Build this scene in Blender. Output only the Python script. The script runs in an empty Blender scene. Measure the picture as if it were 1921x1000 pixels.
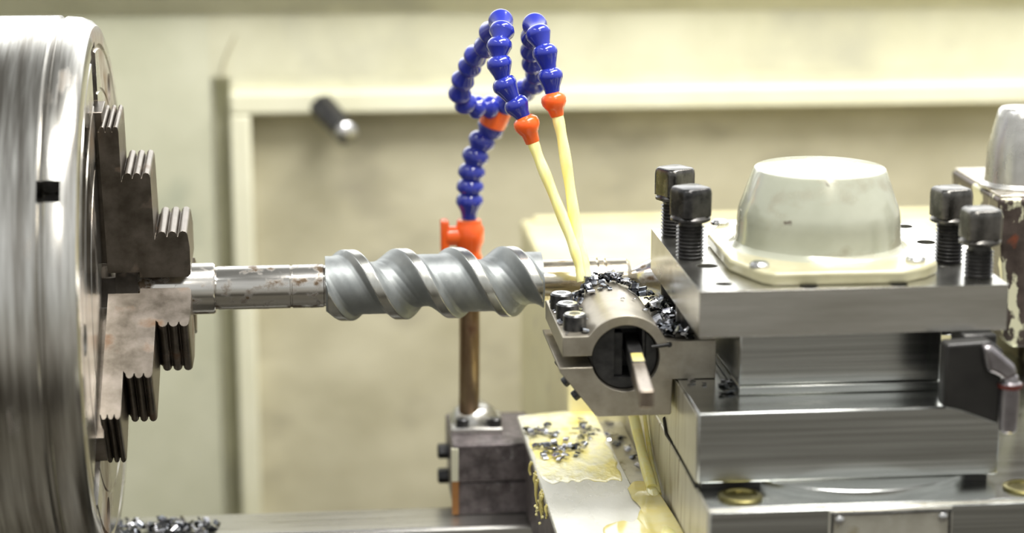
import bpy, bmesh, math, random
from mathutils import Vector, Matrix
random.seed(7)
C = bpy.context.scene.collection
S = 0.001                                   # everything below is written in millimetres
# ------------------------------------------------------------------ camera, world, lights, exposure
F_PX = 4000.0
pitch = math.atan(931 / F_PX); yaw = math.atan(.1 * math.cos(pitch))
Fw = Vector((math.sin(yaw) * math.cos(pitch), math.cos(yaw) * math.cos(pitch), -math.sin(pitch)))
Rt = Vector((math.cos(yaw), -math.sin(yaw), 0)); Up = Rt.cross(Fw)
cam = bpy.data.cameras.new('camera'); co = bpy.data.objects.new('camera', cam); C.objects.link(co)
cam.sensor_width = 36; cam.lens = F_PX / 1921 * 36; cam.clip_start = .05; cam.clip_end = 50
M4 = Matrix((Rt, Up, -Fw)).transposed().to_4x4()
M4.translation = -(1.200 * Fw - .0084 * Up)
co.matrix_world = M4
cam.dof.use_dof = True; cam.dof.focus_distance = 1.150; cam.dof.aperture_fstop = 3.7
cam.dof.aperture_blades = 8
sc = bpy.context.scene; sc.camera = co
sc.view_settings.view_transform = 'Standard'; sc.view_settings.look = 'None'
sc.view_settings.gamma = 1; sc.view_settings.use_curve_mapping = False
sc.view_settings.exposure = 0.25

w = bpy.data.worlds.new('workshop'); sc.world = w; w.use_nodes = True
nt = w.node_tree; nt.nodes.clear()
def N(nt, t, **k):
    n = nt.nodes.new(t)
    for a, b in k.items(): setattr(n, a, b)
    return n
out = N(nt, 'ShaderNodeOutputWorld'); bg = N(nt, 'ShaderNodeBackground'); tc = N(nt, 'ShaderNodeTexCoord')
sx = N(nt, 'ShaderNodeSeparateXYZ'); nt.links.new(tc.outputs['Generated'], sx.inputs[0])
rp = N(nt, 'ShaderNodeValToRGB'); mr = N(nt, 'ShaderNodeMapRange')
mr.inputs[1].default_value = -1; mr.inputs[2].default_value = 1
nt.links.new(sx.outputs[2], mr.inputs[0]); nt.links.new(mr.outputs[0], rp.inputs[0])
e = rp.color_ramp.elements
e[0].position = 0; e[0].color = (.055, .05, .04, 1)
e[1].position = 1; e[1].color = (.22, .22, .21, 1)
for p_, c_ in ((.30, (.07, .062, .05, 1)), (.37, (.24, .225, .19, 1)), (.41, (.40, .38, .34, 1)), (.46, (.50, .48, .44, 1)), (.53, (.52, .52, .48, 1)), (.62, (.78, .79, .78, 1)), (.82, (.80, .81, .80, 1)), (.93, (.26, .26, .25, 1))):
    x = e.new(p_); x.color = c_
# bright world band added behind the machine for upward faces to reflect
m1 = N(nt, 'ShaderNodeMapRange'); m1.interpolation_type = 'SMOOTHSTEP'
m1.inputs[1].default_value = .55; m1.inputs[2].default_value = .95; m1.inputs[4].default_value = 3.2
nt.links.new(sx.outputs[1], m1.inputs[0])
m2 = N(nt, 'ShaderNodeMapRange'); m2.interpolation_type = 'SMOOTHSTEP'
m2.inputs[1].default_value = 0; m2.inputs[1].default_value = .08; m2.inputs[2].default_value = .16
nt.links.new(sx.outputs[2], m2.inputs[0])
mm = N(nt, 'ShaderNodeMath', operation='MULTIPLY'); nt.links.new(m1.outputs[0], mm.inputs[0]); nt.links.new(m2.outputs[0], mm.inputs[1])
ad = N(nt, 'ShaderNodeMath', operation='ADD'); ad.inputs[1].default_value = 1; nt.links.new(mm.outputs[0], ad.inputs[0])
m3 = N(nt, 'ShaderNodeMapRange'); m3.interpolation_type = 'SMOOTHSTEP'      # the hall is dimmer on the operator's side
m3.inputs[1].default_value = -.9; m3.inputs[2].default_value = .3; m3.inputs[3].default_value = .8; nt.links.new(sx.outputs[1], m3.inputs[0])
m4 = N(nt, 'ShaderNodeMath', operation='MULTIPLY'); nt.links.new(ad.outputs[0], m4.inputs[0]); nt.links.new(m3.outputs[0], m4.inputs[1]); ad = m4
nt.links.new(rp.outputs[0], bg.inputs[0]); nt.links.new(ad.outputs[0], bg.inputs[1]); nt.links.new(bg.outputs[0], out.inputs[0])

def area(name, loc, tgt, sx_, sy_, power, col=(1, 1, 1)):
    l = bpy.data.lights.new(name, 'AREA'); l.shape = 'RECTANGLE'; l.size = sx_; l.size_y = sy_; l.energy = power; l.color = col
    o = bpy.data.objects.new(name, l); C.objects.link(o); o.location = loc
    o.rotation_euler = (Vector(tgt) - Vector(loc)).to_track_quat('-Z', 'Y').to_euler()
area('ceiling_lamp', (.36, -.12, 1.05), (0.05, .15, 0), 1.1, .22, 27, (1, .985, .95))
area('front_fill', (.25, -.9, .85), (.02, .1, 0),   .22, .22, 2.2, (1, .96, .88))  # weak camera-side fill, added to light the vertical faces
area('hall_lamp', (-1.2, -.6, 2.0), (0, 0, 0), 1.2, .3, 8, (.95, .98, 1))

# ------------------------------------------------------------------ mesh helpers (mm)
def nb(): return bmesh.new()
def box(bm, x0, x1, y0, y1, z0, z1):
    v = [bm.verts.new((x, y, z)) for x in (x0, x1) for y in (y0, y1) for z in (z0, z1)]
    for f in ((0, 1, 3, 2), (4, 6, 7, 5), (0, 4, 5, 1), (2, 3, 7, 6), (0, 2, 6, 4), (1, 5, 7, 3)):
        bm.faces.new([v[i] for i in f])
    return bm
def prism(bm, pts, axis, a, b, xf=None):
    """polygon pts in the two other axes, extruded from a to b along axis"""
    def p(u, v, t):
        q = {'X': (t, u, v), 'Y': (u, t, v), 'Z': (u, v, t)}[axis]
        return xf @ Vector(q) if xf else q
    A = [bm.verts.new(p(u, v, a)) for u, v in pts]; B = [bm.verts.new(p(u, v, b)) for u, v in pts]
    n = len(pts); bm.faces.new(A); bm.faces.new(B[::-1])
    for i in range(n): bm.faces.new((A[i], B[i], B[(i + 1) % n], A[(i + 1) % n]))
    return bm
def frame(d):
    d = Vector(d).normalized(); h = Vector((0, 0, 1)) if abs(d.z) < .9 else Vector((1, 0, 0))
    u = h.cross(d).normalized(); return d, u, d.cross(u)
def lathe(bm, prof, o=(0, 0, 0), d=(0, 0, 1), seg=48, a0=0.0):
    """prof = [(t, r)] along d; r=0 closes to a point, other ends are capped"""
    d, u, v = frame(d); o = Vector(o); rings = []
    for t, r in prof:
        if r < 1e-6: rings.append([bm.verts.new(o + d * t)])
        else: rings.append([bm.verts.new(o + d * t + (u * math.cos(a0 + 2 * math.pi * k / seg) + v * math.sin(a0 + 2 * math.pi * k / seg)) * r) for k in range(seg)])
    for A, B in zip(rings, rings[1:]):
        if len(A) == 1 and len(B) == 1: continue
        for k in range(seg):
            j = (k + 1) % seg
            if len(A) == 1: bm.faces.new((A[0], B[j], B[k]))
            elif len(B) == 1: bm.faces.new((A[k], A[j], B[0]))
            else: bm.faces.new((A[k], A[j], B[j], B[k]))
    if len(rings[0]) > 1: bm.faces.new(rings[0][::-1])
    if len(rings[-1]) > 1: bm.faces.new(rings[-1])
    return bm
def spline(pts, n=8):
    P = [Vector(p) for p in pts]; P = [P[0] * 2 - P[1]] + P + [P[-1] * 2 - P[-2]]; o = []
    for i in range(1, len(P) - 2):
        for k in range(n):
            t = k / n; a, b, c, d = P[i - 1:i + 3]
            o.append(.5 * ((2 * b) + (c - a) * t + (2 * a - 5 * b + 4 * c - d) * t * t + (3 * b - a - 3 * c + d) * t ** 3))
    o.append(P[-2]); return o
def tube(bm, pts, rad, seg=16, flat=1.0):
    P = [Vector(p) for p in pts]; n = len(P); R = rad if isinstance(rad, (list, tuple)) else [rad] * n
    rings = []; u = None
    for i in range(n):
        d = (P[min(i + 1, n - 1)] - P[max(i - 1, 0)]).normalized()
        if u is None: _, u, _v = frame(d)
        u = (u - d * u.dot(d)).normalized(); v = d.cross(u)
        rings.append([bm.verts.new(P[i] + (u * math.cos(2 * math.pi * k / seg) + v * math.sin(2 * math.pi * k / seg) * flat) * R[i]) for k in range(seg)])
    for A, B in zip(rings, rings[1:]):
        for k in range(seg): bm.faces.new((A[k], A[(k + 1) % seg], B[(k + 1) % seg], B[k]))
    bm.faces.new(rings[0][::-1]); bm.faces.new(rings[-1]); return bm
def empty(name, loc, label=None, cat=None, group=None):
    o = bpy.data.objects.new(name, None); C.objects.link(o); o.location = Vector(loc) * S; o.empty_display_size = .01
    if label: tag(o, label, cat, group)
    return o
def tag(o, label, cat, group=None, kind=None):
    if label: o['label'] = label
    if cat: o['category'] = cat
    if group: o['group'] = group
    if kind: o['kind'] = kind
    return o
def wloc(o):
    v = Vector((0, 0, 0))
    while o: v = v + o.location; o = o.parent
    return v
def obj(name, bm, m, parent=None, bevel=0, segs=2, ang=35, cuts=(), label=None):
    bmesh.ops.recalc_face_normals(bm, faces=bm.faces[:])
    for v in bm.verts: v.co *= S
    me = bpy.data.meshes.new(name); bm.to_mesh(me); bm.free()
    for cb in cuts:
        bmesh.ops.recalc_face_normals(cb, faces=cb.faces[:])
        for v in cb.verts: v.co *= S
        cm = bpy.data.meshes.new('t'); cb.to_mesh(cm); cb.free()
        a = bpy.data.objects.new('a', me); b = bpy.data.objects.new('b', cm); C.objects.link(a); C.objects.link(b)
        md = a.modifiers.new('b', 'BOOLEAN'); md.object = b; md.operation = 'DIFFERENCE'; md.solver = 'EXACT'
        bpy.context.view_layer.update()
        nm = bpy.data.meshes.new_from_object(a.evaluated_get(bpy.context.evaluated_depsgraph_get()))
        bpy.data.objects.remove(a); bpy.data.objects.remove(b); bpy.data.meshes.remove(me); bpy.data.meshes.remove(cm); me = nm; me.name = name
    xs = [v.co for v in me.vertices]
    lo = Vector([min(c[i] for c in xs) for i in range(3)]); hi = Vector([max(c[i] for c in xs) for i in range(3)])
    o0 = Vector(((lo.x + hi.x) / 2, (lo.y + hi.y) / 2, lo.z))
    for v in me.vertices: v.co -= o0
    o = bpy.data.objects.new(name, me); C.objects.link(o)
    if parent: o.parent = parent; o.location = o0 - wloc(parent)
    else: o.location = o0
    me.materials.clear(); me.materials.append(m)
    for p in me.polygons: p.use_smooth = True
    me.set_sharp_from_angle(angle=math.radians(ang))
    if bevel:
        b = o.modifiers.new('bevel', 'BEVEL'); b.width = bevel * S; b.segments = segs; b.limit_method = 'ANGLE'; b.angle_limit = math.radians(ang)
        b.harden_normals = False
        try: b.use_clamp_overlap = True
        except Exception: pass
    if label: o['label'] = label
    return o
def struct(name, bm, m, **k):
    o = obj(name, bm, m, **k); o['kind'] = 'structure'; return o

# ------------------------------------------------------------------ materials
def mat(name, c1, c2=None, rough=.4, metal=0.0, scale=(60, 60, 60), detail=6, rvar=.12, bump=0.0, stain=None, spots=None, flow=None, coat=0, trans=0, ior=1.45, sss=0, contrast=(.35, .65), alpha=1.0):
    """c1/c2 mixed by noise; stain / spots = (colour, threshold, scale, roughness) layers that belong to the surface"""
    m = bpy.data.materials.new(name); m.use_nodes = True; t = m.node_tree; b = t.nodes['Principled BSDF']; L = t.links.new
    b.inputs['Metallic'].default_value = metal; b.inputs['IOR'].default_value = ior
    if trans: b.inputs['Transmission Weight'].default_value = trans
    if coat: b.inputs['Coat Weight'].default_value = coat; b.inputs['Coat Roughness'].default_value = .08
    if sss: b.inputs['Subsurface Weight'].default_value = sss; b.inputs['Subsurface Scale'].default_value = .004; b.inputs['Subsurface Radius'].default_value = (1, .8, .4)
    tc = N(t, 'ShaderNodeTexCoord'); mp = N(t, 'ShaderNodeMapping'); mp.inputs['Scale'].default_value = scale; L(tc.outputs['Object'], mp.inputs[0])
    nz = N(t, 'ShaderNodeTexNoise'); nz.inputs['Scale'].default_value = 1; nz.inputs['Detail'].default_value = detail; nz.inputs['Roughness'].default_value = .6; L(mp.outputs[0], nz.inputs['Vector'])
    cr = N(t, 'ShaderNodeMapRange'); cr.inputs[1].default_value = contrast[0]; cr.inputs[2].default_value = contrast[1]; L(nz.outputs['Fac'], cr.inputs[0])
    mx = N(t, 'ShaderNodeMix', data_type='RGBA'); mx.inputs[6].default_value = (*c1, 1); mx.inputs[7].default_value = (*(c2 or c1), 1); L(cr.outputs[0], mx.inputs[0])
    col = mx.outputs[2]
    rr = N(t, 'ShaderNodeMapRange'); rr.inputs[3].default_value = max(.02, rough - rvar); rr.inputs[4].default_value = rough + rvar; L(nz.outputs['Fac'], rr.inputs[0]); ro = rr.outputs[0]
    met = None
    for k, ly in enumerate((stain, spots)):
        if not ly: continue
        c3, th, s3, r3 = ly
        if not isinstance(s3, tuple): s3 = (s3,) * 3
        mp2 = N(t, 'ShaderNodeMapping'); mp2.inputs['Scale'].default_value = s3; mp2.inputs['Location'].default_value = (k * 3.1 + .7, 1.3, .4); L(tc.outputs['Object'], mp2.inputs[0])
        n2 = N(t, 'ShaderNodeTexNoise'); n2.inputs['Scale'].default_value = 1; n2.inputs['Detail'].default_value = 5; L(mp2.outputs[0], n2.inputs['Vector'])
        f = N(t, 'ShaderNodeMapRange'); f.inputs[1].default_value = th; f.inputs[2].default_value = th + (.12 if k == 0 else .03); L(n2.outputs['Fac'], f.inputs[0])
        m2 = N(t, 'ShaderNodeMix', data_type='RGBA'); L(f.outputs[0], m2.inputs[0]); L(col, m2.inputs[6]); m2.inputs[7].default_value = (*c3, 1); col = m2.outputs[2]
        m3 = N(t, 'ShaderNodeMix', data_type='FLOAT'); L(f.outputs[0], m3.inputs[0]); L(ro, m3.inputs[2]); m3.inputs[3].default_value = r3; ro = m3.outputs[0]
        if metal > .5:
            m5 = N(t, 'ShaderNodeMix', data_type='FLOAT'); L(f.outputs[0], m5.inputs[0]); m5.inputs[3].default_value = .25
            if met: L(met, m5.inputs[2])
            else: m5.inputs[2].default_value = metal
            met = m5.outputs[0]
    if met: L(met, b.inputs['Metallic'])
    L(col, b.inputs['Base Color']); L(ro, b.inputs['Roughness'])
    if bump:
        bp = N(t, 'ShaderNodeBump'); bp.inputs['Strength'].default_value = bump; bp.inputs['Distance'].default_value = .001; L(nz.outputs['Fac'], bp.inputs['Height']); L(bp.outputs[0], b.inputs['Normal'])
    if alpha < 1: b.inputs['Alpha'].default_value = alpha
    return m
MT = dict(
 crease=mat('stained_sheet_crease', (.42, .38, .27), (.50, .46, .34), .5, 0, (20, 20, 20)),
 oxide=mat('black_oxide_sleeve', (.012, .012, .012), (.03, .029, .028), .4, .1, (200, 200, 200), 4, .08, .03),
 film=mat('thin_coolant_film', (.92, .86, .42), (.86, .84, .66), .1, 0, (110, 70, 70), 5, .05, 1.6, coat=.6, stain=((.93, .80, .22), .5, (50, 25, 25), .1)),
 hub=mat('oily_dark_casting', (.02, .019, .018), (.035, .033, .03), .35, .3, (30, 30, 30), 3),
 chuck=mat('turned_steel_chuck', (.33, .31, .275), (.68, .67, .63), .22, 1, (200, 9, 9), 6, .12, .03, stain=((.17, .11, .06), .60, (50, 12, 12), .45), contrast=(.38, .62)),
 face=mat('ground_chuck_face', (.55, .52, .47), (.70, .68, .63), .24, 1, (20, 60, 60), 4, .08, .03),
 jaw=mat('hardened_jaw_steel', (.15, .13, .105), (.25, .22, .19), .36, 1, (80, 80, 80), 5, .1, .06, stain=((.13, .075, .04), .60, 50, .6)),
 dark=mat('blackened_steel', (.035, .034, .033), (.07, .068, .065), .3, .6, (200, 200, 200), 4, .1, .05),
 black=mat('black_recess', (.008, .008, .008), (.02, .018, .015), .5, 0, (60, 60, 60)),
 journal=mat('oily_ground_shaft', (.56, .54, .50), (.70, .68, .64), .17, 1, (15, 150, 150), 5, .08, .02, stain=((.10, .065, .035), .535, (110, 130, 130), .4)),
 journal2=mat('wet_brown_shaft', (.50, .44, .34), (.66, .61, .50), .2, 1, (60, 220, 220), 6, .08, .05, stain=((.20, .14, .06), .56, (60, 220, 220), .3)),
 screw=mat('milled_grey_steel', (.24, .255, .255), (.34, .355, .35), .5, .8, (70, 45, 45), 6, .08, .05, stain=((.62, .63, .62), .66, (60, 90, 90), .35)),
 crest=mat('ground_flight_crest', (.52, .52, .48), (.64, .64, .60), .24, 1, (200, 60, 60), 4, .06, .02),
 plate=mat('worn_ground_plate', (.56, .55, .50), (.72, .71, .67), .24, 1, (10, 60, 90), 7, .1, .03, stain=((.30, .24, .18), .68, (26, 26, 26), .45)),
 slide=mat('brushed_slide_steel', (.46, .47, .45), (.62, .63, .61), .22, 1, (5, 90, 420), 6, .08, .03),
 slideL=mat('wet_slide_casting', (.44, .42, .35), (.58, .56, .48), .38, .7, (60, 60, 12), 6, .1, .05, stain=((.20, .16, .08), .57, (150, 150, 16), .3)),
 holder=mat('tool_holder_steel', (.31, .28, .225), (.42, .385, .32), .44, .9, (70, 70, 70), 6, .08, .04, stain=((.20, .15, .10), .64, 40, .4)),
 bolt=mat('worn_black_bolt', (.03, .03, .03), (.12, .115, .11), .28, .9, (90, 90, 90), 5, .1, .05),
 bolt_hi=mat('worn_steel_bolt_head', (.05, .048, .044), (.20, .19, .175), .28, 1, (90, 90, 60), 5, .08, .03),
 capscrew=mat('black_oxide_screw', (.03, .03, .032), (.09, .09, .09), .3, .7, (200, 200, 200), 4, .08, .03),
 screwtop=mat('bright_screw_rim', (.55, .55, .55), (.75, .75, .75), .25, 1, (200, 200, 200)),
 dome=mat('cream_enamel', (.36, .37, .285), (.44, .445, .355), .2, .15, (20, 20, 20), 6, .06, .02, coat=.4, stain=((.33, .32, .24), .53, (46, 46, 60), .35), spots=((.14, .12, .09), .665, 90, .5)),
 brassp=mat('cream_flange_enamel', (.36, .335, .205), (.44, .415, .275), .25, 0, (40, 40, 40), 5, .06, .03, coat=.3, stain=((.45, .32, .12), .68, 50, .4)),
 wall=mat('cream_machine_paint', (.53, .515, .375), (.63, .615, .465), .5, 0, (14, 14, 14), 8, .06, .02, stain=((.46, .45, .35), .58, 9, .6)),
 wall2=mat('mottled_panel_paint', (.46, .425, .295), (.60, .56, .41), .55, 0, (10, 10, 16), 8, .06, .02, stain=((.36, .33, .24), .58, (7, 7, 12), .6)),
 wallg=mat('greenish_machine_paint', (.50, .50, .37), (.59, .585, .45), .5, 0, (12, 12, 12), 8, .06, .02, stain=((.36, .38, .29), .60, 12, .6)),
 trim=mat('glossy_cream_trim', (.70, .68, .50), (.76, .74, .58), .35, 0, (12, 12, 12), 5, .05, .01),
 boxp=mat('yellow_cream_cover', (.68, .62, .36), (.80, .75, .48), .35, 0, (22, 22, 22), 6, .08, .02, stain=((.50, .46, .34), .62, 30, .4)),
 blue=mat('blue_hose_plastic', (.016, .024, .27), (.020, .034, .34), .18, 0, (30, 30, 30), 3, .04, coat=.6),
 orange=mat('orange_hose_plastic', (.85, .10, .012), (.95, .15, .02), .26, 0, (30, 30, 30), 3, .04, coat=.3, sss=.1),
 pipe=mat('tarnished_brass_pipe', (.22, .14, .08), (.40, .30, .19), .32, .9, (60, 60, 14), 5, .1, .03, stain=((.10, .05, .025), .58, 50, .5)),
 cast=mat('speckled_dark_casting', (.10, .085, .085), (.22, .19, .19), .48, .5, (170, 170, 170), 6, .1, .25, spots=((.34, .33, .32), .66, 260, .3)),
 castp=mat('chipped_brown_casting', (.035, .025, .02), (.08, .06, .05), .42, .3, (90, 90, 90), 6, .1, .15, spots=((.62, .60, .42), .56, (60, 60, 36), .4), stain=((.16, .045, .02), .64, 60, .5)),
 casttop=mat('wet_casting_top', (.36, .33, .28), (.62, .58, .50), .3, .6, (90, 90, 90), 6, .15, .3),
 rail=mat('ground_bed_way', (.46, .45, .42), (.60, .59, .56), .28, .9, (8, 200, 60), 5, .08, .03),
 chute=mat('wet_white_cover', (.58, .57, .49), (.68, .67, .60), .28, 0, (40, 22, 22), 6, .1, .5, coat=.15),
 fluid=mat('yellow_coolant', (.93, .78, .22), (.96, .88, .42), .08, 0, (50, 50, 50), 4, .05, .1, trans=.25, coat=.6, ior=1.33),
 stream=mat('coolant_jet', (1.0, .86, .30), (1.0, .92, .46), .12, 0, (200, 200, 20), 4, .05, .05, trans=.05, ior=1.33, sss=.4),
 chip=mat('blue_steel_chip', (.07, .075, .085), (.22, .23, .25), .2, 1, (300, 300, 300), 4, .1, .1),
 chip_hi=mat('bright_steel_chip', (.42, .42, .45), (.72, .72, .76), .16, 1, (300, 300, 300), 4, .08, .1),
 bar=mat('bar_steel', (.24, .195, .15), (.36, .30, .24), .3, .9, (160, 40, 160), 5, .1, .03),
 np=mat('etched_name_plate', (.42, .40, .33), (.56, .54, .46), .25, .4, (60, 60, 60), 6, .1, .05, stain=((.34, .30, .20), .6, 60, .4)),
 brass=mat('oiled_brass_plug', (.16, .14, .05), (.26, .23, .10), .3, 1, (60, 60, 60)),
 lever=mat('cast_lever_metal', (.24, .22, .23), (.38, .36, .37), .3, .9, (60, 60, 60), 5, .08, .05),
 floor=mat('oily_chip_tray', (.05, .045, .035), (.09, .08, .06), .5, 0, (20, 20, 20)),
)

# ------------------------------------------------------------------ setting: the painted splash guard behind the lathe
struct('wall_back', box(nb(), -900, -187, 497, 520, -420, 96), MT['wallg'])
struct('wall_back', box(nb(), -186.95, 900, 497, 520, 48.2, 96), MT['wall'])
struct('wall_back', box(nb(), -186.8, -172.2, 530, 535, -420, 48), MT['wall'])
struct('wall_back', box(nb(), -171.8, 900, 497, 511, 20, 48), MT['wall'])
struct('wall_back', box(nb(), -171.8, 900, 511.9, 530, -420, 19.8), MT['wall2'])
bm = nb(); prism(bm, [(497, 96.2), (520, 96.2), (501, 118), (478, 118)], 'X', -900, 900)
struct('wall_back', bm, MT['wall'])
struct('trim_1', box(nb(), -172, 900, 486, 499, 20, 37), MT['trim'], bevel=2)
struct('trim_2', box(nb(), -172, -156.5, 486, 512, -420, 19.8), MT['trim'], bevel=2)
struct('floor', box(nb(), -900, 900, -700, 545, -430, -420.2), MT['floor'])
struct('trim_3', tube(nb(), spline([(-178, 496.5, 46), (-175, 496.8, 62), (-166, 497, 82)], 6), [3.5] * 10 + [3, 2.4, 1.6], 10, .25), MT['crease'])
# ------------------------------------------------------------------ latch on the guard frame
t = empty('door_latch', (-91, 476, 10), 'dark metal turn latch on the cream frame of the back guard', 'latch')
d = Vector((20, -26, -18)).normalized()
obj('latch_arm', tube(nb(), [(-103, 474, 30), (-98, 468, 25), (-85, 452, 13)], [10, 10.5, 9.5], 6), MT['dark'], t, bevel=1)
obj('knob', lathe(nb(), [(0, 0), (0, 8), (9, 8.5), (11, 6), (12, 0)], (-85, 452, 12), (.25, -1, -.1), 24), MT['screwtop'], t, label='bright round knob')
# ------------------------------------------------------------------ cream cover box behind the tailstock centre
t = empty('rear_cover', (200, 200, -300), 'pale yellow sheet metal cover behind the workpiece, wet on top', 'cover')
obj('cover_body', box(nb(), 41, 700, 70, 356, -418, -40), MT['boxp'], t, bevel=2)
obj('lip', box(nb(), 50, 700, 345, 352, -40, -36), MT['boxp'], t, bevel=1)
# ------------------------------------------------------------------ bed way
t = empty('bed_way', (0, 60, -420), 'bright ground steel bed way running under the dark casting', 'machine bed')
obj('way', prism(nb(), [(40, -172), (40, -161.5), (42, -160), (77, -160), (77, -172), (70, -180), (70, -420), (48, -420), (48, -180)], 'X', -356, 420), MT['rail'], t, bevel=.6)

# ------------------------------------------------------------------ chuck
CX = -225.0
chuck = empty('lathe_chuck', (CX - 40, 0, -151), 'large round polished steel three-jaw chuck gripping the shaft', 'chuck')
prof = [(-110, 60), (-110, 146), (-106, 151), (-78, 151.5), (-77, 150.3), (-74, 150.3), (-73, 151.5), (-20, 151.5), (-18.5, 150), (-17, 150), (-15.5, 151), (-9, 150.5), (-4, 148.5), (-1, 145.5), (0, 142),
        (0, 136), (-1.2, 135.4), (-1.2, 133.8), (0, 133), (0, 112), (-.8, 111.5), (-.8, 110.5), (0, 110), (0, 84), (-1, 83.5), (-1, 82), (0, 81.5), (0, 30), (-14, 28), (-14, 0)]
cuts = []
TH = 8
def radial(th):  # angle measured from straight up, towards the camera
    a = math.radians(th); return Vector((0, -math.sin(a), math.cos(a)))
for k in range(3):
    r = radial(TH + 120 * k); tg = Vector((1, 0, 0)).cross(r)
    xf = Matrix((Vector((1, 0, 0)), tg, r)).transposed().to_4x4()
    # jaw slot with a T-shaped undercut
    cuts.append(prism(nb(), [(-11, 18), (11, 18), (11, 139), (-11, 139)], 'X', CX - 24, CX + 5, xf))
for k in range(3):
    for dth in (30, 80):
        r = radial(TH + 120 * k + dth)
        cuts.append(lathe(nb(), [(0, 0), (0, 8.5), (20, 8.5), (20, 0)], Vector((CX - 12, 0, 0)) + r * 122, (1, 0, 0), 24))
    r = radial(TH + 120 * k + 49.5)
    cuts.append(prism(nb(), [(-5.7, -5.7), (5.7, -5.7), (5.7, 5.7), (-5.7, 5.7)], 'Z', 125, 170, Matrix.Translation((CX - 14, 0, 0)) @ Matrix((Vector((1, 0, 0)), Vector((1, 0, 0)).cross(r), r)).transposed().to_4x4()))
obj('chuck_body', lathe(nb(), prof, (CX, 0, 0), (1, 0, 0), 128), MT['chuck'], chuck, cuts=cuts, ang=25)
for k in range(3):
    for dth in (30, 80):
        r = radial(TH + 120 * k + dth)
        obj('mounting_screw', lathe(nb(), [(-1, 0), (-1, 6.5), (7, 6.5), (8, 5.5), (8, 0)], Vector((CX - 11.5, 0, 0)) + r * 122, (1, 0, 0), 24), MT['dark'], chuck,
            cuts=[lathe(nb(), [(4, 0), (4, 3.6), (12, 3.6), (12, 0)], Vector((CX - 11.5, 0, 0)) + r * 122, (1, 0, 0), 6)])
    r = radial(TH + 120 * k + 49.5); o = Vector((CX - 14, 0, 0))
    obj('key_socket', lathe(nb(), [(0, 0), (0, 5.5), (7, 5.5), (7, 0)], o + r * 126, r, 32), MT['black'], chuck)
def steps():
    def scal(x0, x1, r, n=3):
        w_ = (x1 - x0) / n; p = []
        for i in range(n):
            for q in range(7):
                a = math.pi * q / 6; p.append((x0 + w_ * i + w_ / 2 - math.cos(a) * w_ * .46, r - 3.2 + 3.2 * math.sin(a)))
        return p
    p = [(CX - 12, 15), (CX - 12, 112), (CX + 2, 112)]
    p += [(CX + 2, 98)] + scal(CX + 2.5, CX + 13, 101) + [(CX + 13, 70)]
    p += scal(CX + 14, CX + 28.5, 72 + 3) + [(CX + 29, 37)]
    p += scal(CX + 30, CX + 47, 38.5 + 3) + [(CX + 47.5, 32), (CX + 47.5, 16.4), (CX + 46, 14.8), (CX + 20, 14.8), (CX + 20, 18), (CX + 3, 18)]
    return p
for k in range(3):
    r = radial(TH + 120 * k); tg = Vector((1, 0, 0)).cross(r); xf = Matrix((Vector((1, 0, 0)), tg, r)).transposed().to_4x4()
    bm = nb()
    pts = steps(); n = len(pts)
    # x,r profile extruded along the tangent
    def P3(x, rr, tt): return Vector((x, 0, 0)) + tg * tt + r * rr
    W = [-26, -10.6, 10.6, 26]
    A = [bm.verts.new(P3(x, q, -20)) for x, q in pts[3:]]; B = [bm.verts.new(P3(x, q, 20)) for x, q in pts[3:]]
    m_ = len(A); bm.faces.new(A); bm.faces.new(B[::-1])
    for i in range(m_): bm.faces.new((A[i], B[i], B[(i + 1) % m_], A[(i + 1) % m_]))
    # close towards the face with a foot that rides in the slot
    J = obj('jaw', bm, MT['jaw'], chuck, bevel=.35, segs=1, ang=50, label=('stepped jaw on top' if k == 0 else None))
    bm = nb(); xx = [(CX - 20, 20), (CX - 20, 106), (CX + 4, 106), (CX + 4, 20)]
    A = [bm.verts.new(P3(x, q, -10.6)) for x, q in xx]; B = [bm.verts.new(P3(x, q, 10.6)) for x, q in xx]
    bm.faces.new(A); bm.faces.new(B[::-1])
    for i in range(4): bm.faces.new((A[i], B[i], B[(i + 1) % 4], A[(i + 1) % 4]))
    obj('jaw_foot', bm, MT['jaw'], J, bevel=.5)
# headstock carrying the chuck (left of the frame)
t = empty('headstock', (-440, 0, -420), 'cream painted headstock casting behind the chuck', 'headstock')
obj('spindle_nose', lathe(nb(), [(0, 0), (0, 62), (20, 62), (20, 0)], (-355, 0, 0), (1, 0, 0), 48), MT['chuck'], t)
obj('housing', box(nb(), -620, -357, -150, 190, -420, 150), MT['wallg'], t, bevel=10, segs=4)

# ------------------------------------------------------------------ workpiece: screw shaft between chuck and centre
wp = empty('screw_shaft', (-50, 0, -20), 'grey steel double-flighted screw shaft held between the chuck and the centre', 'workpiece')
X = (1, 0, 0)
obj('chucked_end', lathe(nb(), [(-207, 0), (-207, 13.6), (-206, 14.6), (-182.5, 14.6), (-182, 14.3), (-166.4, 14.3), (-165.4, 13.6), (-165.2, 12.2), (-165.2, 0)], (0, 0, 0), X, 64), MT['journal'], wp)
obj('journal', lathe(nb(), [(-165.2, 0), (-165.2, 11.8), (-163.6, 12.2), (-124.3, 12.2), (-123.9, 11.7), (-123.2, 11.7), (-122.8, 12.2), (-105.8, 12.2), (-105.4, 11.6), (-104.2, 11.6), (-104.2, 0)], (0, 0, 0), X, 64), MT['journal'], wp)
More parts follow.
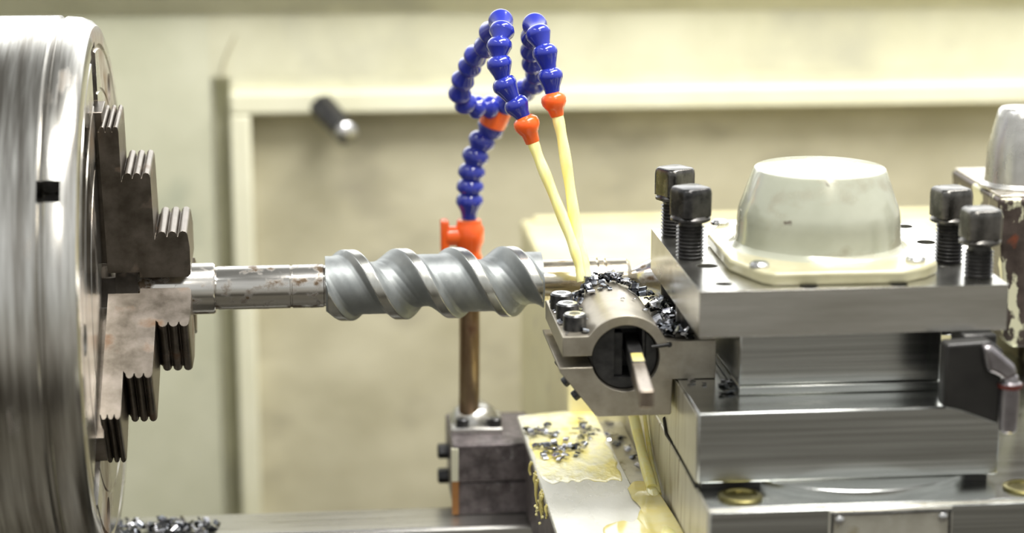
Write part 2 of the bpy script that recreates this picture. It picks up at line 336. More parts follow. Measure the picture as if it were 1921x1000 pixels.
# flights
PIT = 60.0; X0 = -104.6; X1 = 16.6
key = [(-.045, 20.0), (.045, 20.0), (.06, 19.3), (.10, 15.6), (.15, 13.3), (.20, 12.8), (.27, 12.9), (.33, 14.4), (.385, 17.0), (.43, 19.5), (.445, 20.0), (.535, 20.0), (.55, 19.2), (.575, 17.2), (.61, 16.5), (.66, 16.45), (.70, 16.5), (.74, 16.45), (.78, 16.5), (.82, 16.45), (.86, 16.5), (.90, 16.9), (.93, 18.6), (.955, 20.0)]
def flight(ph):
    ph = (ph + .045) % 1.0 - .045
    for (a, ra), (b, rb) in zip(key, key[1:]):
        if a <= ph <= b:
            return ra + (rb - ra) * (ph - a) / max(b - a, 1e-6)
    return 20.0
bm = nb(); NX, NT = 480, 128; rows = []
xt = -89.8   # a crest touches the top of the shaft here
for i in range(NX + 1):
    x = X0 + (X1 - X0) * i / NX; row = []
    for k in range(NT):
        a = 2 * math.pi * k / NT      # from the top towards the camera
        r = flight((x - xt) / PIT - a / (2 * math.pi))
        e0 = min(x - X0, X1 - x)
        r = min(r, 18.6 + e0 * 1.2)
        row.append(bm.verts.new((x, -math.sin(a) * r, math.cos(a) * r)))
    rows.append(row)
for A, B in zip(rows, rows[1:]):
    for k in range(NT): bm.faces.new((A[k], A[(k + 1) % NT], B[(k + 1) % NT], B[k]))
bm.faces.new(rows[0][::-1]); bm.faces.new(rows[-1])
sb = obj('screw_thread', bm, MT['screw'], wp, ang=38)
sb.data.materials.append(MT['crest'])
for p in sb.data.polygons:
    c = p.center + sb.location + wp.location
    if math.hypot(c.y, c.z) > .01985 and abs(c.x * 1000 - X0) > 1: p.material_index = 1
obj('plain_end', lathe(nb(), [(16.2, 0), (16.2, 12.1), (47, 12.1), (47.3, 11.3), (48.2, 11.3), (48.4, 12.4), (51.4, 12.4), (51.7, 11.2), (52.6, 11.2), (53, 12), (64.2, 12), (66.6, 10), (66.8, 5.5), (60, 1.5), (60, 0)], (0, 0, 0), X, 64), MT['journal2'], wp, label='wet brown-stained shaft end')
# ------------------------------------------------------------------ tailstock centre and tailstock
t = empty('tailstock_centre', (140, 0, -20), 'pointed steel lathe centre holding the right end of the shaft', 'lathe centre')
obj('cone_point', lathe(nb(), [(60.5, 0), (67.2, 5.1), (85.5, 14.5), (86, 14.5), (86, 0)], (0, 0, 0), X, 64), MT['journal'], t)
obj('centre_body', lathe(nb(), [(86, 0), (86, 15), (88, 16), (120, 16), (121, 13), (160, 13), (160, 20), (262, 20), (262, 0)], (0, 0, 0), X, 48), MT['rail'], t)
t = empty('tailstock', (340, 30, -420), 'dark brown casting with chipped cream paint at the right edge', 'tailstock')
obj('quill_clamp', prism(nb(), [(279, 42), (284, -2), (287, -40), (292, -47), (420, -47), (420, 42)], 'Y', 0, 92), MT['castp'], t, bevel=2.5, segs=3)
obj('top_face', prism(nb(), [(281, 3), (419, 3), (419, 91), (281, 91)], 'Z', 41.7, 43.2), MT['casttop'], t, bevel=.4, label='wet bare metal top')
obj('clamp_nut', lathe(nb(), [(43, 0), (43, 22), (45, 22), (46, 18.6), (66, 17.6), (84, 13.5), (88, 12.5), (89.5, 11), (89.5, 0)], (300, 32, 0), (0, 0, 1), 48), MT['rail'], t, bevel=.4, label='bright conical nut')
obj('column', box(nb(), 320, 420, 5, 88, -159.9, -47), MT['castp'], t, bevel=4)

# ------------------------------------------------------------------ cross slide, compound slide
cs = empty('cross_slide', (160, -80, -160), 'wide steel cross slide at the lower right carrying the compound slide', 'machine slide')
obj('slide_body', prism(nb(), [(-204, -160), (-204, -66), (60, -66), (60, -160)], 'X', 74.5, 312), MT['slideL'], cs, bevel=1.5)
obj('front_face', box(nb(), 75.5, 311, -206, -203.5, -160, -66.8), MT['slide'], cs, bevel=.5, label='brushed front face')
obj('top_face', box(nb(), 75.5, 311, -203.4, 59, -66.3, -65.4), MT['slide'], cs, bevel=.3)
for px, py in ((93.5, -189), (236, -190)):
    obj('oil_plug', lathe(nb(), [(0, 0), (0, 11), (1.4, 11), (2, 10), (2, 8.2), (1, 7.8), (1, 0)], (px, py, -65.6), (0, 0, 1), 40), MT['brass'], cs)
npl = obj('name_plate', box(nb(), 133.6, 194.4, -207.2, -206, -130, -64.8 - 2.6), MT['np'], cs, bevel=.5, label='blank stained metal plate with rivets')
for x in (138.5, 189.5): obj('rivet', lathe(nb(), [(0, 2.4), (1, 2.2), (1.8, 1.2), (2, 0)], (x, -207.2, -72), (0, -1, 0), 20), MT['screwtop'], npl)
# slim rim around the plate
bm = nb(); tube(bm, spline([(135, -207.6, -130), (135, -207.6, -100), (135, -207.6, -71), (136.6, -207.6, -69), (165, -207.6, -69), (191.5, -207.6, -69), (193, -207.6, -71), (193, -207.6, -100), (193, -207.6, -130)], 4), .7, 8)
obj('rim', bm, MT['dark'], npl)
cp = empty('compound_slide', (150, -100, -61), 'brushed steel compound slide block under the tool post', 'machine slide')
obj('slide_block', box(nb(), 73.7, 225.2, -180, -10, -61, -25), MT['slide'], cp, bevel=.9)
obj('swivel_base', lathe(nb(), [(-65.4, 0), (-65.4, 72), (-61.4, 72), (-61, 71.5), (-61, 0)], (158, -126, 0), (0, 0, 1), 96), MT['slide'], cp)
obj('gap_shade', box(nb(), 76.5, 221, -176, -14, -65.3, -61.1), MT['black'], cp)  # black filler box, added to make the gap under the block look shaded
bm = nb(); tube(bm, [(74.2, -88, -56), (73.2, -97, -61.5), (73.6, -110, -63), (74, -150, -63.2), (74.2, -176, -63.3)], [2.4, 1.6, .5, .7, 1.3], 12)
obj('gap_sliver', bm, MT['black'], cp, label='black pointed sliver standing in for the dark gap')  # black tapered tube laid along the gap in place of its shade
obj('side_face', box(nb(), 73.0, 73.8, -178.5, -12, -60.5, -26), MT['slideL'], cp, bevel=.2)

# ------------------------------------------------------------------ tool post
tp = empty('tool_post', (150, -102, -25), 'square steel four-way tool post with a cream domed cap', 'tool post')
ZT = 35
holes = [(87.8, -121, 5.4), (88.6, -160.5, 4.4), (129, -169.4, 4.4), (174, -169.4, 4.4), (213.8, -36, 4.8), (214.5, -77, 4.8), (118, -35.6, 5), (170, -35, 4)]
bolts = [(82.3, -102), (82.5, -47), (214, -122), (219, -156)]
cuts = [lathe(nb(), [(10, 0), (10, r), (40, r), (40, 0)], (x, y, 0), (0, 0, 1), 28) for x, y, r in holes]
plate = obj('top_plate', box(nb(), 74, 227.3, -175, -29, 12, ZT), MT['plate'], tp, bevel=1.3, segs=3, cuts=cuts)
for x, y, r in holes:
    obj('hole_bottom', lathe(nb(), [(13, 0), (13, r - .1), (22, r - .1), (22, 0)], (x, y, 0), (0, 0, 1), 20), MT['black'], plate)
obj('core', box(nb(), 99.3, 202.3, -151.5, -52, -20, 11.9), MT['slide'], tp, bevel=1)
obj('base_plate', box(nb(), 99.4, 203, -152.2, -50, -24.9, -20.1), MT['slide'], tp, bevel=.6)
# domed cap: flange + dome
ch = [(96, -62), (96, -92)]
fl = [(96.5, -75), (96.5, -135), (107, -163), (112, -167.5), (176, -168.5), (190, -160), (199, -150), (199, -62), (186, -38), (112, -38)]
fo = obj('cap_flange', prism(nb(), fl, 'Z', ZT, ZT + 6.5), MT['brassp'], tp, bevel=1.6, segs=3)
for x, y in ((108, -152), (188, -148), (108, -50), (187, -52)):
    obj('flange_screw', lathe(nb(), [(0, 5), (1.2, 5), (2.4, 3.6), (2.6, 0)], (x, y, ZT + 6.5), (0, 0, 1), 24), MT['screwtop'], fo)
DC = (149, -103)
obj('dome', lathe(nb(), [(ZT + 6.5, 0), (ZT + 6.5, 46), (ZT + 7.5, 44.3), (ZT + 9, 43), (ZT + 12, 42.3), (ZT + 20, 42), (ZT + 24, 41.6), (ZT + 27, 40.8), (ZT + 31, 39.2), (ZT + 45, 34.3), (ZT + 46.3, 33.5), (ZT + 46.6, 32.8), (ZT + 46.6, 20), (ZT + 46.6, 0)], (DC[0], DC[1], 0), (0, 0, 1), 96), MT['dome'], tp, ang=24, label='cream domed cap')
def clamp_bolt(x, y, rot, zh, top, shaft_lo=0):
    m = MT['bolt_hi'] if top else MT['bolt']
    z0 = zh
    bm = nb(); hw = 8.9
    # squared head with rounded corners
    pts = []
    for q in range(4):
        a0 = math.pi / 2 * q + rot
        for da in (-.62, -.5, -.3, 0, .3, .5, .62):
            a = a0 + da; rr = hw / max(math.cos(da), .1) * (1 if abs(da) < .55 else .985)
            pts.append((x + math.cos(a) * rr, y + math.sin(a) * rr))
    rings = []
    for dz, sc_ in ((3.2, 1), (14.5, 1), (16.4, .97), (17.6, .9), (18, .8)):
        rings.append([bm.verts.new((x + (u - x) * sc_, y + (v - y) * sc_, z0 + dz)) for u, v in pts])
    for A, B in zip(rings, rings[1:]):
        for k in range(len(A)): bm.faces.new((A[k], A[(k + 1) % len(A)], B[(k + 1) % len(A)], B[k]))
    bm.faces.new(rings[0][::-1]); bm.faces.new(rings[-1])
    h = obj('clamp_bolt', bm, m, tp, ang=50)
    obj('collar', lathe(nb(), [(z0, 0), (z0, 9), (z0 + .8, 10.4), (z0 + 2, 10.4), (z0 + 3.3, 9.2), (z0 + 3.3, 0)], (x, y, 0), (0, 0, 1), 40), m, h)
    pr = [(shaft_lo, 0), (shaft_lo, 5.5), (shaft_lo + 1, 6.6)]; z = 34.5
    while z < z0 - 2: pr += [(z, 7.3), (z + .95, 6.1)]; z += 1.9
    pr += [(z0, 6), (z0, 0)]
    obj('thread', lathe(nb(), pr, (x, y, 0), (0, 0, 1), 32), MT['dark'], h)
clamp_bolt(82.3, -102, .45, 54.5, False, -4.3)
clamp_bolt(83.5, -47, .5, 54.5, True, -4.3)
clamp_bolt(213, -122, .2, 55.5, True, -3)
clamp_bolt(218, -156, .1, 51.5, True, -3)
# index lever under the plate
lv = empty('index_lever', (212, -184, -25), 'dark cast lever with a short hanging handle at the right of the tool post', 'lever')
obj('lever_hub', prism(nb(), [(192, 10), (192, -22), (201, -24), (220, -31.5), (221, 6), (214, 11)], 'Y', -192, -181.2), MT['hub'], lv, bevel=1.5, segs=3)
obj('pivot_block', box(nb(), 204, 221, -181.2, -160, -24.5, 11.5), MT['dark'], lv, bevel=1)
obj('arm', prism(nb(), [(209, 10), (214, 9.5), (226, -.5), (227, -6), (221, -8), (217, -5), (212, -3)], 'Y', -197, -189), MT['lever'], lv, bevel=2.2, segs=4)
obj('handle', lathe(nb(), [(-35, 0), (-35, 3), (-33.5, 4.4), (-16, 5), (-12, 4.8), (-11.5, 5.6), (-9.5, 5.6), (-9, 4.2), (-6, 3.6), (-4, 0)], (224.5, -193, 0), (0, 0, 1), 28), MT['lever'], lv, bevel=.3)
obj('ring', lathe(nb(), [(-12, 4), (-12, 6), (-10, 6), (-10, 4)], (224.5, -193, 0), (0, 0, 1), 28), mat('red_ring', (.10, .02, .015), rough=.4), lv, label='dark red ring')

# ------------------------------------------------------------------ tool holder
th = empty('tool_holder', (45, -81, -43), 'split steel boring bar holder clamped in the tool post, round ridge on top', 'tool holder')
bc = (46.8, -13.0); R0 = 22.7
pts = [(14.2, -11.2), (14.2, -.8), (27.5, -.8)]
a0 = math.pi - math.asin(12.2 / R0); a1 = math.asin(8.6 / R0)
for q in range(1, 30): a = a0 + (a1 - a0) * q / 29; pts.append((bc[0] + R0 * math.cos(a), bc[1] + R0 * math.sin(a)))
pts += [(93.5, -4.4), (93.5, -24.8), (71.2, -24.8), (70.8, -43), (70, -43.7), (33, -43.7), (31.6, -43), (13, -19.5), (12.6, -17.2), (32, -17.2), (32, -11.2)]
bore = lathe(nb(), [(-10, 0), (-10, 17.5), (60, 17.5), (60, 0)], (bc[0], -130, bc[1]), (0, 1, 0), 64)
obj('holder_body', prism(nb(), pts, 'Y', -120, -42), MT['holder'], th, bevel=.6, ang=40, cuts=[bore])
def cap_screw(x, y, z, d=(0, 0, 1), r=6.1, h=8.5, par=th):
    d = Vector(d).normalized(); o = Vector((x, y, z))
    s = obj('cap_screw', lathe(nb(), [(0, 0), (0, r), (h - .9, r), (h - .1, r - .8), (h - .1, 0)], o, d, 32), MT['capscrew'], par)
    ring_ = lathe(nb(), [(h - .4, 0), (h - .4, r - .9), (h, r - 1.2), (h, 0)], o, d, 32)
    obj('socket_rim', ring_, MT['screwtop'], s, cuts=[lathe(nb(), [(h - 3.5, 0), (h - 3.5, r * .52), (h + 3, r * .52), (h + 3, 0)], o, d, 6)])
    obj('hex_socket', lathe(nb(), [(h - .38, 0), (h - .38, r * .55), (h - .3, r * .5), (h - .3, 0)], o, d, 6), MT['black'], s)
cap_screw(20.8, -60, -.8); cap_screw(21.4, -82, -.8); cap_screw(22.3, -105, -.8)
for y, z, x in ((-112, -26, 17.8), (-112, -33.5, 23), (-75, -27, 19), (-75, -35, 25)):
    dd = Vector((-1, 0, -.78)).normalized()
    obj('side_screw', lathe(nb(), [(0, 0), (0, 2.7), (3.4, 2.7), (3.8, 2.2), (3.8, 0)], (x + .8, y, z + .7), dd, 20), MT['capscrew'], th)
# sleeve inside the bore
sl = empty('bore_sleeve', (bc[0], -80, bc[1] - 17.4), 'black round split sleeve inside the bore of the tool holder', 'sleeve')
cut1 = prism(nb(), [(39, -28.4), (39, 9), (58, 9), (58, -28.4)], 'Y', -140, -100)
obj('sleeve_body', lathe(nb(), [(-116, 0), (-116, 16.4), (-115, 17.4), (-50, 17.4), (-50, 0)], (bc[0], 0, bc[1]), (0, 1, 0), 64), MT['oxide'], sl,
    cuts=[prism(nb(), [(bc[0] - 5.5, -24), (bc[0] - 5.5, 2), (bc[0] + 11, 2), (bc[0] + 11, -24)], 'Y', -140, -94)])
obj('wedge', prism(nb(), [(bc[0] - 5.4, -23.8), (bc[0] - 5.4, -1), (bc[0] - .6, -1), (bc[0] - .6, -23.8)], 'Y', -113, -94.2), MT['oxide'], sl, bevel=.4)
obj('wedge', prism(nb(), [(bc[0] + 9.2, -23.8), (bc[0] + 9.2, 1), (bc[0] + 10.9, 1), (bc[0] + 10.9, -23.8)], 'Y', -115, -94.2), MT['dark'], sl, bevel=.4)
obj('set_pin', lathe(nb(), [(0, 0), (0, 1), (9, 1), (9, 0)], (bc[0] + 13.2, -120.2, -7.2), (1, 0, .12), 12), MT['black'], sl)
obj('pin_head', lathe(nb(), [(0, 0), (0, 1.5), (1, 1.4), (1, 0)], (bc[0] + 22.4, -119.7, -6.1), (0, -1, 0), 16), MT['black'], sl)
# square bar pointing to the camera
tb = empty('square_bar', (49, -150, -16), 'square steel bar sticking out of the tool holder bore towards the camera', 'tool bar')
def skew(bm, x0, x1, y0, y1, z0, z1, s=.075):
    box(bm, x0, x1, y0, y1, z0, z1)
    for v in bm.verts: v.co.x += (v.co.y + 112) * s
    return bm
obj('shank', skew(nb(), 48.0, 55.2, -150, -95, -15.4, -6.2), MT['oxide'], tb, bevel=.5, label='black inner length')
obj('bar_end', skew(nb(), 48.0, 55.0, -200, -150, -15.4, -6.7), MT['bar'], tb, bevel=.6, label='bare worn end')
obj('coolant_patch', skew(nb(), 48.6, 54.6, -149.5, -135, -6.3, -5.9), MT['fluid'], tb, bevel=.2, label='yellow wet patch')

# ------------------------------------------------------------------ white wet cover plate under the tool holder
cv = empty('way_cover', (36, -30, -105), 'white cover plate under the tool holder running with yellow coolant', 'cover')
bm = nb(); prism(bm, [(9.7, 68), (9.9, -240), (62, -240), (57, 80)], 'Z', -104, -100); obj('cover_plate', bm, MT['chute'], cv, bevel=.8)
bm = nb(); prism(bm, [(57.2, 82), (62.2, -240), (74.3, -240), (74.3, 60), (74.3, 82)], 'Z', -112, -106); obj('drain_channel', bm, MT['slideL'], cv, bevel=.5, label='grimy drain channel')
obj('support_rib', box(nb(), 14, 20, -230, 60, -158, -104.1), MT['cast'], cv, bevel=1)
def puddle(outline, z, h, seed, m, amp=1.0):
    rnd = random.Random(seed); bm = nb(); P_ = spline([(x, y, 0) for x, y in outline + outline[:1]], 6)[:-1]
    rings = []
    for s_, dz in ((1, 0), (.985, h * .6), (.95, h), (.6, h * 1.05)):
        cx = sum(p.x for p in P_) / len(P_); cy = sum(p.y for p in P_) / len(P_)
        rings.append([bm.verts.new((cx + (p.x - cx) * s_, cy + (p.y - cy) * s_, z + dz)) for p in P_])
    for A, B in zip(rings, rings[1:]):
        for k in range(len(A)): bm.faces.new((A[k], A[(k + 1) % len(A)], B[(k + 1) % len(A)], B[k]))
    bm.faces.new(rings[0][::-1]); bm.faces.new(rings[-1]); return bm
rf = random.Random(5)
ol = [(10.6, 64)] + [(x, 66 + x * .2) for x in (22, 36, 48)] + [(56, 74)] + [(57.2 + rf.uniform(-2, .3), y) for y in range(64, -50, -9)]
ol += [(x, -57 + rf.uniform(-3, 3)) for x in range(55, 14, -3)] + [(10.6 + rf.uniform(0, 1.5), y) for y in range(-50, 60, 12)]
tag(obj('coolant_film', puddle(ol, -99.95, .35, 1, MT['fluid']), MT['film'], ang=60), 'yellow coolant film spread over the back half of the white cover', 'coolant')
tag(obj('coolant_pool', puddle([(56, -72), (62, -60), (70, -66), (73, -100), (73.5, -160), (60, -165), (36, -160), (34, -134), (40, -128), (46, -134), (52, -126), (56, -112), (60, -96)], -99.8, .5, 2, MT['fluid']), MT['fluid'], ang=60), 'amber coolant pool at the front right of the white cover', 'coolant')
dr = random.Random(3)
dp = empty('coolant_drips', (8, -50, -125), 'yellow coolant drips and froth hanging off the left edge of the white cover', 'coolant')
for i in range(10):
    y = dr.uniform(-95, -10); L_ = dr.uniform(4, 16); x = 9.2 + dr.uniform(-.6, .3)
    obj('drip', tube(nb(), spline([(x + .8, y, -100.2), (x - .4, y, -102), (x - .3 + dr.uniform(-.6, .6), y + dr.uniform(-1, 1), -103 - L_ * .5), (x, y, -103 - L_)], 4), [dr.uniform(.8, 1.5) * (1 - .045 * q) for q in range(13)], 10), MT['fluid'], dp)
for i in range(14): obj('froth_blob', lathe(nb(), [(-1, 0), (-.7, .7), (0, 1), (.7, .7), (1, 0)], (0, 0, 0), (dr.uniform(-1, 1), 1, 1), 12), MT['film'], dp).location += Vector((dr.uniform(6, 10), dr.uniform(-85, -60), dr.uniform(-116, -108))) * S - Vector((0, 0, 0))

# ------------------------------------------------------------------ dark casting with bent pipe base
cb = empty('pipe_bracket', (-5, 95, -160), 'speckled dark casting block on the bed way carrying the coolant pipe', 'bracket')
obj('upper_block', box(nb(), -30, 21, 60, 126, -139, -115), MT['cast'], cb, bevel=1.5, segs=3)
obj('lower_block', box(nb(), -29, 20.5, 61, 126, -159.9, -139.6), MT['cast'], cb, bevel=1, segs=3)
obj('rust_strip', box(nb(), -30.6, -26.5, 59.3, 62, -159, -138), mat('rusty_strip', (.35, .15, .04), (.45, .22, .08), .5, .2), cb, bevel=.4, label='orange rusty strip')
obj('cream_strip', box(nb(), -30.8, -26.6, 59.2, 62, -137.8, -117), MT['trim'], cb, bevel=.4, label='cream painted edge')
for z in (-130, -146): obj('side_bolt', lathe(nb(), [(0, 0), (0, 5), (6, 5), (7, 4), (7, 0)], (-30, 96, z), (-1, 0, 0), 6), MT['capscrew'], cb, bevel=.3)
fp = obj('pipe_foot', prism(nb(), [(-29, 82), (2, 80), (4, 118), (-28, 119)], 'Z', -115, -111.5), MT['rail'], cb, bevel=.6)
obj('foot_boss', lathe(nb(), [(-111.5, 0), (-111.5, 15), (-108, 14.5), (-104, 12), (-101, 8), (-101, 0)], (-14, 100, 0), (0, 0, 1), 32), MT['rail'], fp, ang=60)
for x, y in ((-22, 87), (-2, 86)): obj('foot_screw', lathe(nb(), [(-111.5, 0), (-111.5, 4), (-107, 4), (-106.4, 3.4), (-106.4, 0)], (x, y, 0), (0, 0, 1), 20), MT['capscrew'], fp)

# ------------------------------------------------------------------ coolant hose
ho = empty('coolant_hose', (-17, 90, -101), 'jointed blue plastic coolant hose with two arms on a brown pipe', 'hose')
obj('riser_pipe', tube(nb(), [(-17.5, 94, -104), (-17.5, 91, -92), (-17.3, 90, -60), (-17.2, 90, -13)], 6.3, 24), MT['pipe'], ho, label='tarnished brown pipe')
vb = obj('valve', lathe(nb(), [(-16, 0), (-16, 6.5), (-9, 7), (-8, 8.4), (-3, 7), (0, 7.4), (4, 9), (12, 9), (14, 7.6), (17, 7.2), (17, 0)], (-17.2, 90, 0), (0, 0, 1), 32), MT['orange'], ho, label='orange plastic valve')
obj('valve_stem', lathe(nb(), [(0, 0), (0, 6), (9, 6), (9, 0)], (-22, 89, 7.5), (-1, 0, 0), 24), MT['orange'], vb)
obj('valve_handle', box(nb(), -34.5, -29.5, 84, 95, -3, 17.5), MT['orange'], vb, bevel=1.5, segs=3, label='orange valve handle')
def segs(beads, R, m=None):
    B = [Vector(b) for b in beads]
    for i in range(len(B) - 1):
        L_ = (B[i + 1] - B[i]).length; r = R[i] if isinstance(R, list) else R
        pr = [(-.62 * r, 0), (-.58 * r, .42 * r), (-.42 * r, .74 * r), (-.2 * r, .93 * r), (.05 * r, 1.0 * r), (.26 * r, 1.0 * r), (.36 * r, .95 * r), (L_ * .62, .66 * r), (L_ * .86, .57 * r), (L_ * 1.02, .56 * r), (L_ * 1.02, 0)]
        pr = [(min(a, L_ * 1.02), b) for a, b in pr]
        obj('hose_segment', lathe(nb(), pr, B[i], B[i + 1] - B[i], 32), m or MT['blue'], ho, ang=60)
def nozzle(a, b, r):
    L_ = (Vector(b) - Vector(a)).length
    n = obj('nozzle', lathe(nb(), [(-.45 * r, 0), (-.4 * r, .6 * r), (-.1 * r, .95 * r), (.2 * r, 1.02 * r), (.5 * r, .98 * r), (.95 * r, .72 * r), (1.0 * r, .66 * r), (L_ - .5, .56 * r), (L_, .52 * r), (L_, .44 * r), (L_ * .8, 0)], a, Vector(b) - Vector(a), 32), MT['orange'], ho, ang=50)
# riser, from the valve up to the splitter
segs([(-17.1, 90, 18), (-16.8, 90, 29.5), (-16.4, 90, 38), (-15.4, 90, 47), (-12.9, 90, 56.5), (-9, 90, 65.5), (-3.6, 89, 73.5), (-1, 86, 80)][::-1], 8.3)
obj('splitter', lathe(nb(), [(-9, 0), (-9, 6.5), (-8, 8), (2, 8.6), (5, 7.6), (8, 6), (8, 0)], (-1, 84, 82.5), (.35, -.1, .95), 32), MT['orange'], ho, ang=50, label='orange splitter')
# left arm, splitter > back > over the top > nozzle
LB = [(-5, 78, 87), (-13, 74, 87.5), (-20, 70, 90), (-24.2, 66, 96.5), (-23, 60, 105), (-19.5, 53, 114), (-17, 46, 121), (-11.5, 36, 127.5), (-9.8, 24, 137), (-5.5, 8, 146), (-6, -6, 142.5), (-8, -12, 135.5), (-8.6, -15, 126), (-6, -16, 114.5), (.4, -17, 103.5), (5.5, -18, 94.5)]
segs(LB, 6.9); nozzle((5.7, -18, 94), (9.6, -19, 82.2), 7.1)
# right arm
RB = [(3, 80, 88), (8, 74, 93.5), (13.5, 66, 98), (18.5, 58, 103), (19.5, 50, 110), (16.5, 42, 117), (14.8, 34, 125), (14.0, 24, 134), (13.2, 8, 143.5), (13.3, -8, 141), (16.6, -13, 131.5), (19.4, -15, 119), (20.7, -16, 107.5)]
segs(RB, 6.9); nozzle((20.9, -16, 106.5), (23.2, -17, 96.2), 6.8)

# ------------------------------------------------------------------ coolant jets
def jet(name, pts, r0, r1, label, flat=1.0):
    P_ = spline(pts, 10); n = len(P_); rr = [(r0 + (r1 - r0) * i / (n - 1)) * (1 + .07 * math.sin(i * .55)) for i in range(n)]
    return tag(obj(name, tube(nb(), P_, rr, 16, flat), MT['stream'], ang=80), label, 'coolant stream')
jet('coolant_stream', [(9.3, -19, 83.5), (13, -22, 73), (20, -27, 55), (28, -33, 34), (32.5, -38, 20), (34.5, -41, 9)], 3.1, 2.8, 'left coolant jet curving down from the lower orange nozzle to the tool')
jet('coolant_stream', [(23.2, -17, 97), (25.8, -20, 83), (29.4, -25, 58), (32.6, -31, 34), (36.0, -38, 17), (37.5, -41, 8)], 3.1, 3.0, 'right coolant jet falling from the upper orange nozzle to the tool')
jet('coolant_stream', [(62, 0, -47), (65.5, -15, -66), (68, -45, -88), (69, -75, -99)], 2.6, 3.2, 'coolant stream running down below the tool holder into the drain channel')
jet('coolant_stream', [(72.5, -20, -68), (72.8, -30, -80), (72.6, -50, -92), (72, -80, -101)], 1.1, 1.6, 'thin coolant trickle on the side of the cross slide')
jet('coolant_stream', [(69, -75, -100), (68, -100, -103), (67, -130, -102), (66, -150, -101)], 3.6, 5, 'coolant running forward along the drain channel beside the white cover', .6)

# ------------------------------------------------------------------ chips
def chip_mesh(seed, m):
    rnd = random.Random(seed); bm = nb(); n = 5; L_ = rnd.uniform(3.4, 5.2); wd = rnd.uniform(2.4, 4.2); cv_ = rnd.uniform(.4, 1.7); th_ = rnd.uniform(.7, 1.3)
    rows = []
    for i in range(n + 1):
        a = (i / n - .5) * cv_; R_ = L_ / cv_
        for k, (rr, yy) in enumerate(((R_, -wd / 2), (R_, wd / 2), (R_ + th_, wd / 2), (R_ + th_, -wd / 2))):
            rows.append(bm.verts.new((math.sin(a) * rr + rnd.uniform(-.15, .15), yy * rnd.uniform(.85, 1.1), math.cos(a) * rr - R_ + rnd.uniform(-.2, .2))))
    for i in range(n):
        for k in range(4):
            bm.faces.new((rows[i * 4 + k], rows[i * 4 + (k + 1) % 4], rows[(i + 1) * 4 + (k + 1) % 4], rows[(i + 1) * 4 + k]))
    bm.faces.new(rows[0:4][::-1]); bm.faces.new(rows[-4:])
    bmesh.ops.recalc_face_normals(bm, faces=bm.faces[:])
    for v in bm.verts: v.co *= S
    me = bpy.data.meshes.new('metal_chip'); bm.to_mesh(me); bm.free(); me.materials.append(m)
    for p in me.polygons: p.use_smooth = True
    me.set_sharp_from_angle(angle=math.radians(25))
    return me
CHB = [chip_mesh(40 + i, MT['chip_hi'] if i % 4 else MT['chip']) for i in range(8)]
CH = [chip_mesh(i, MT['chip'] if i % 4 else MT['chip_hi']) for i in range(12)]
def chip(x, y, z, label, group, sc_=1.0, flat=.5, pool=None):
    o = bpy.data.objects.new('metal_chip', random.choice(pool or CH)); C.objects.link(o)
    o.location = Vector((x, y, z)) * S; o.scale = (sc_,) * 3
    o.rotation_euler = (random.uniform(-1, 1) * flat, random.uniform(-1, 1) * flat, random.uniform(0, 6.28))
    tag(o, label, 'metal chip', group)
def ridge(x): 
    d2 = R0 ** 2 - (x - bc[0]) ** 2
    z = bc[1] + math.sqrt(d2) if d2 > 0 else -99
    return max(z, -.8 if x < 30 else -4.4)
G1 = ('small dark steel chip heaped at the back of the tool holder ridge', 'chips at the back of the tool holder')
for i in range(46):
    x = random.uniform(27, 66); y = random.uniform(-58, -44) - (6 if x < 38 else 0)
    if 36 < x < 56: y = random.uniform(-50, -43)
    chip(x, y, ridge(x) + 1.2 + random.uniform(0, 3.5), *G1, sc_=random.uniform(.7, 1.35), flat=.8)
G2 = ('dark steel chip in the heap between the holder ridge and the tool post', 'chips between the ridge and the tool post')
for i in range(95):
    y = random.uniform(-117, -45); x = random.uniform(62, 73.5) if y > -60 else random.uniform(67.5, 80)
    hgt = max(0, 9 - abs(x - 72) * .5) * (.35 + .65 * min(1, (y + 122) / 50))
    chip(x, y, max(ridge(x), -4.4) + 1 + random.uniform(0, hgt), *G2, sc_=random.uniform(.7, 1.4), flat=.9)
G3 = ('small steel chip lying between the black cap screws of the tool holder', 'chips around the cap screws')
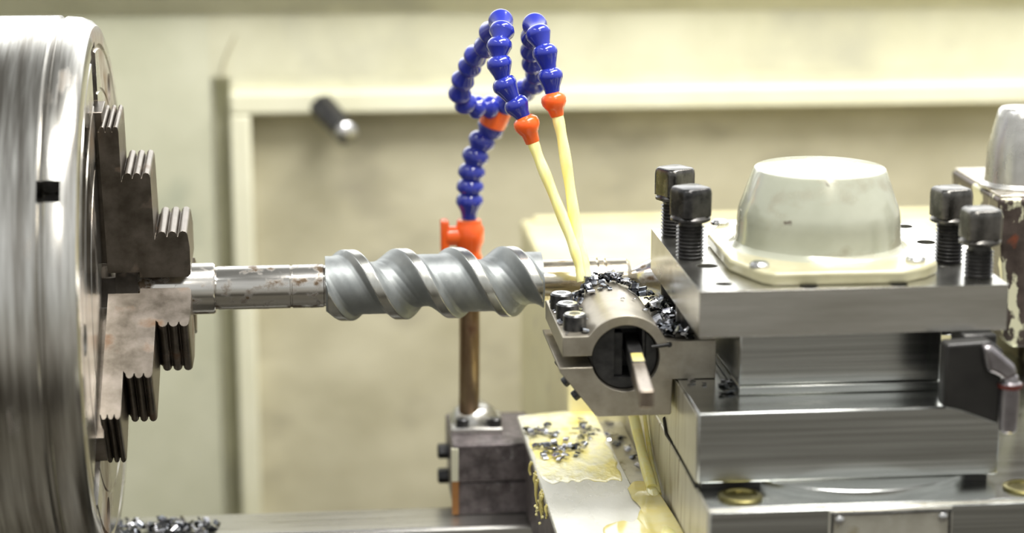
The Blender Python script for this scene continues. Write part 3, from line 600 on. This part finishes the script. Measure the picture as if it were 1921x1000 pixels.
for x, y, s_ in ((16.2, -50, .6), (16.5, -68, .55), (16.8, -72, .5), (28, -70, .8), (29, -75, .9), (27.5, -92, .8), (29, -96, .7), (16.7, -92, .8), (16.3, -95, .6), (17, -116, .5), (27, -112, 1.3), (29.5, -64, .9), (26.8, -68, .8), (30, -60, 1), (17, -94, .5), (29, -87, .7)):
    chip(x, y, ridge(x) + 1.0, *G3, sc_=s_, flat=.35)
G4 = ('loose steel chip stuck on the bare round top of the tool holder ridge', 'chips on the bare ridge top')
for x, y, s_ in ((44, -58, .9), (41.5, -62, .7), (50, -86, .45), (57, -80, .4), (46, -64, .7), (60, -96, .6)): chip(x, y, ridge(x) + .8, *G4, sc_=s_, flat=.2)
G5 = ('shiny steel chip lying in the coolant on the white cover plate', 'chips on the white cover')
for i in range(70):
    k = random.random()
    if k < .6: x = random.gauss(26, 8); y = random.gauss(-6, 8)
    elif k < .8: x = random.gauss(20, 5); y = random.gauss(28, 7)
    else: x = random.gauss(46, 4); y = random.gauss(30, 9)
    x = min(max(x, 12), 53); y = min(max(y, -60), 62)
    chip(x, y, -98.6 + random.uniform(0, 1.8), *G5, sc_=random.uniform(.6, 1.15), flat=.4, pool=CHB)
G6 = ('steel chip in the grimy drain channel right of the white cover', 'chips in the drain channel')
for i in range(26): chip(random.uniform(59.5, 70), random.choice((random.uniform(-60, 70), random.uniform(-130, -60))), -105.2 + random.uniform(0, 1.5), *G6, sc_=random.uniform(.7, 1.3), flat=.5, pool=CHB)
G7 = ('bluish steel chip in the pile on the bed way below the chuck', 'chips below the chuck')
for i in range(90):
    x = random.uniform(-232, -172); h_ = max(0, 6 - abs(x + 212) * .12)
    chip(x, random.uniform(42, 62), -159 + random.uniform(0, h_), *G7, sc_=random.uniform(.8, 1.3), flat=.9, pool=CHB + CH)
G8 = ('steel chip lying on the compound slide at the foot of the tool post', 'chips on the compound slide')
for x, y, s_ in ((97, -128, 1.1), (95, -134, .9), (97.5, -138, .7), (80, -126, .8), (86, -130, .6), (91, -150, .7), (96, -146, 1.0)): chip(x, y, -24.2, *G8, sc_=s_, flat=.2)
